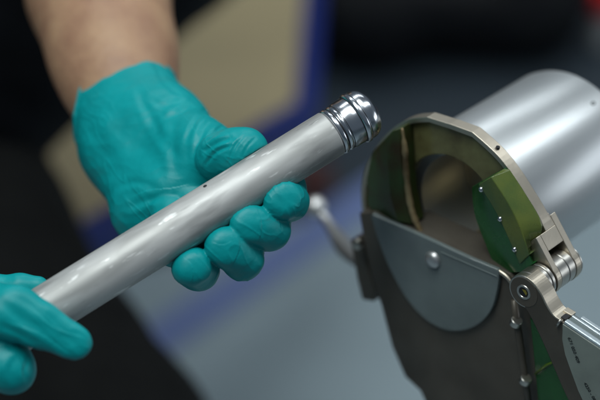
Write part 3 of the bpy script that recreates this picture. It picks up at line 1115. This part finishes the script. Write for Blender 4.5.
# stool the person sits on
sz = pz[2] - 0.15
stool = thing('stool', 'round black stool the seated person sits on', 'stool', (pz[0], pz[1], 0.0))
base = np.array([pz[0], pz[1], 0.0]); zup = np.array([0, 0, 1.0])
V_, F_ = lathe(base + zup * (sz - 0.05), zup, [(0, 0.14), (0.01, 0.155), (0.04, 0.155), (0.05, 0.14)], 48); obj('seat', V_, F_, MAT['blacksoft'], stool, auto=40)
V_, F_ = lathe(base + zup * 0.03, zup, [(0, 0.025), (sz - 0.081, 0.025)], 24); obj('column', V_, F_, MAT['hinge'], stool, auto=30)
V_, F_ = lathe(base + zup * 0.009, zup, [(0, 0.20), (0.012, 0.20), (0.02, 0.03)], 48); obj('base', V_, F_, MAT['hinge'], stool, auto=30)

# ------------------------------------------------------------------ background things
zt = 0.50
bpx = [(326, -80), (314, 108), (70, 246), (20, 162), (240, -12)]
bo = [on_z(x, y, zt)[:2] for x, y in bpx]
ben = thing('workbench', 'tan topped bench with a blue edge behind the gloved arm', 'bench', (float(np.mean([b[0] for b in bo])), float(np.mean([b[1] for b in bo])), 0.0))
fz = lambda s, t, h: np.array([s, t, h])
V_, F_ = prism([tuple(b) for b in bo], fz, zt - 0.03, zt)
obj('bench_top', V_, F_, MAT['tan'], ben)
cb = np.mean(bo, axis=0)


def offset_poly(P, d):
    n = len(P); out = []
    for i in range(n):
        a, b, c = P[i - 1], P[i], P[(i + 1) % n]
        e1 = (b - a) / np.linalg.norm(b - a); e2 = (c - b) / np.linalg.norm(c - b)
        n1 = np.array([-e1[1], e1[0]]); n2_ = np.array([-e2[1], e2[0]])
        if n1 @ (cb - b) > 0: n1 = -n1
        if n2_ @ (cb - b) > 0: n2_ = -n2_
        k_ = (n1 + n2_); k_ = k_ / (k_ @ n1)
        out.append(b + k_ * d)
    return out


obig = offset_poly(bo, 0.003)
oin = offset_poly(bo, -0.022)
V_, F_ = ring_prism([tuple(b) for b in obig], [tuple(b) for b in oin], fz, zt - 0.036, zt + 0.003)
V_, F_ = ring_prism([tuple(b) for b in obig[:3]], [tuple(b) for b in oin[:3]], fz, zt - 0.036, zt + 0.003, closed=False)
obj('edge_trim', V_, F_, MAT['blue'], ben, bevel=0.002)
pc = on_z(-150, 100, zt)
pc = np.array([pc[0], pc[1], 0.0])
V_, F_ = lathe(pc + zup * 0.009, zup, [(0, 0.22), (0.012, 0.22), (0.02, 0.035), (zt - 0.041, 0.035)], 32)
obj('pedestal', V_, F_, MAT['blacksoft'], ben, auto=30)

# black padded bag on the floor
cB = on_z(450, 52, 0.0)
bag = thing('equipment_bag', 'large soft black bag on the floor behind the welding head', 'bag', (cB[0], cB[1], 0.009))


def w2c(p):
    v = np.asarray(p) - CAM
    return np.array([v @ RIGHT, v @ UP, v @ BACK])


pts = []
for x, y in ((-0.16, 0.0), (0.13, 0.02), (0.14, 0.5), (-0.16, 0.5)):
    pts.append((w2c(cB + np.array([x, y, 0.11])), 0.10))
soft('bag_body', [(0.06, [[pts[0], pts[1], pts[2], pts[3], pts[0]], [pts[0], pts[2]]])], 0.008, 0.02, MAT['blacksoft'], None, 3, None, 6, 9, parent=bag)
hp = [cB + np.array([-0.08 + 0.16 * k / 8, 0.16, 0.20 + 0.07 * math.sin(math.pi * k / 8)]) for k in range(9)]
V_, F_ = tube(hp, 0.009, 12)
obj('bag_handle', V_, F_, MAT['blacksoft'], bag, smooth=True)

# small pale bottle with a red cap, standing on the floor
cR = on_z(604, 44, 0.0)
bt = thing('marker_bottle', 'small pale bottle with a wide red cap at the far right edge of the floor', 'bottle', (cR[0], cR[1], 0.0))
V_, F_ = lathe(cR + zup * 0.0005, zup, [(0, 0.017), (0.003, 0.020), (0.060, 0.020), (0.070, 0.016), (0.078, 0.016)], 32)
obj('bottle_body', V_, F_, MAT['white'], bt, auto=40)
V_, F_ = lathe(cR + zup * 0.078, zup, [(0, 0.034), (0.003, 0.036), (0.038, 0.034), (0.042, 0.030)], 32)
obj('bottle_cap', V_, F_, MAT['red'], bt, auto=40)
# rust red block on the floor seen between the fingers and the lever
cK = on_z(312, 190, 0.009)
blk = [(cK[0] - .02, cK[1] - .03), (cK[0] + .03, cK[1] - .02), (cK[0] + .03, cK[1] + .05), (cK[0] - .02, cK[1] + .05)]
V_, F_ = prism(blk, fz, 0.009, 0.03)
tag(obj('rubber_block', V_, F_, MAT['brown'], bevel=0.004), 'small rust red rubber block on the floor beside the blue stripe', 'block')
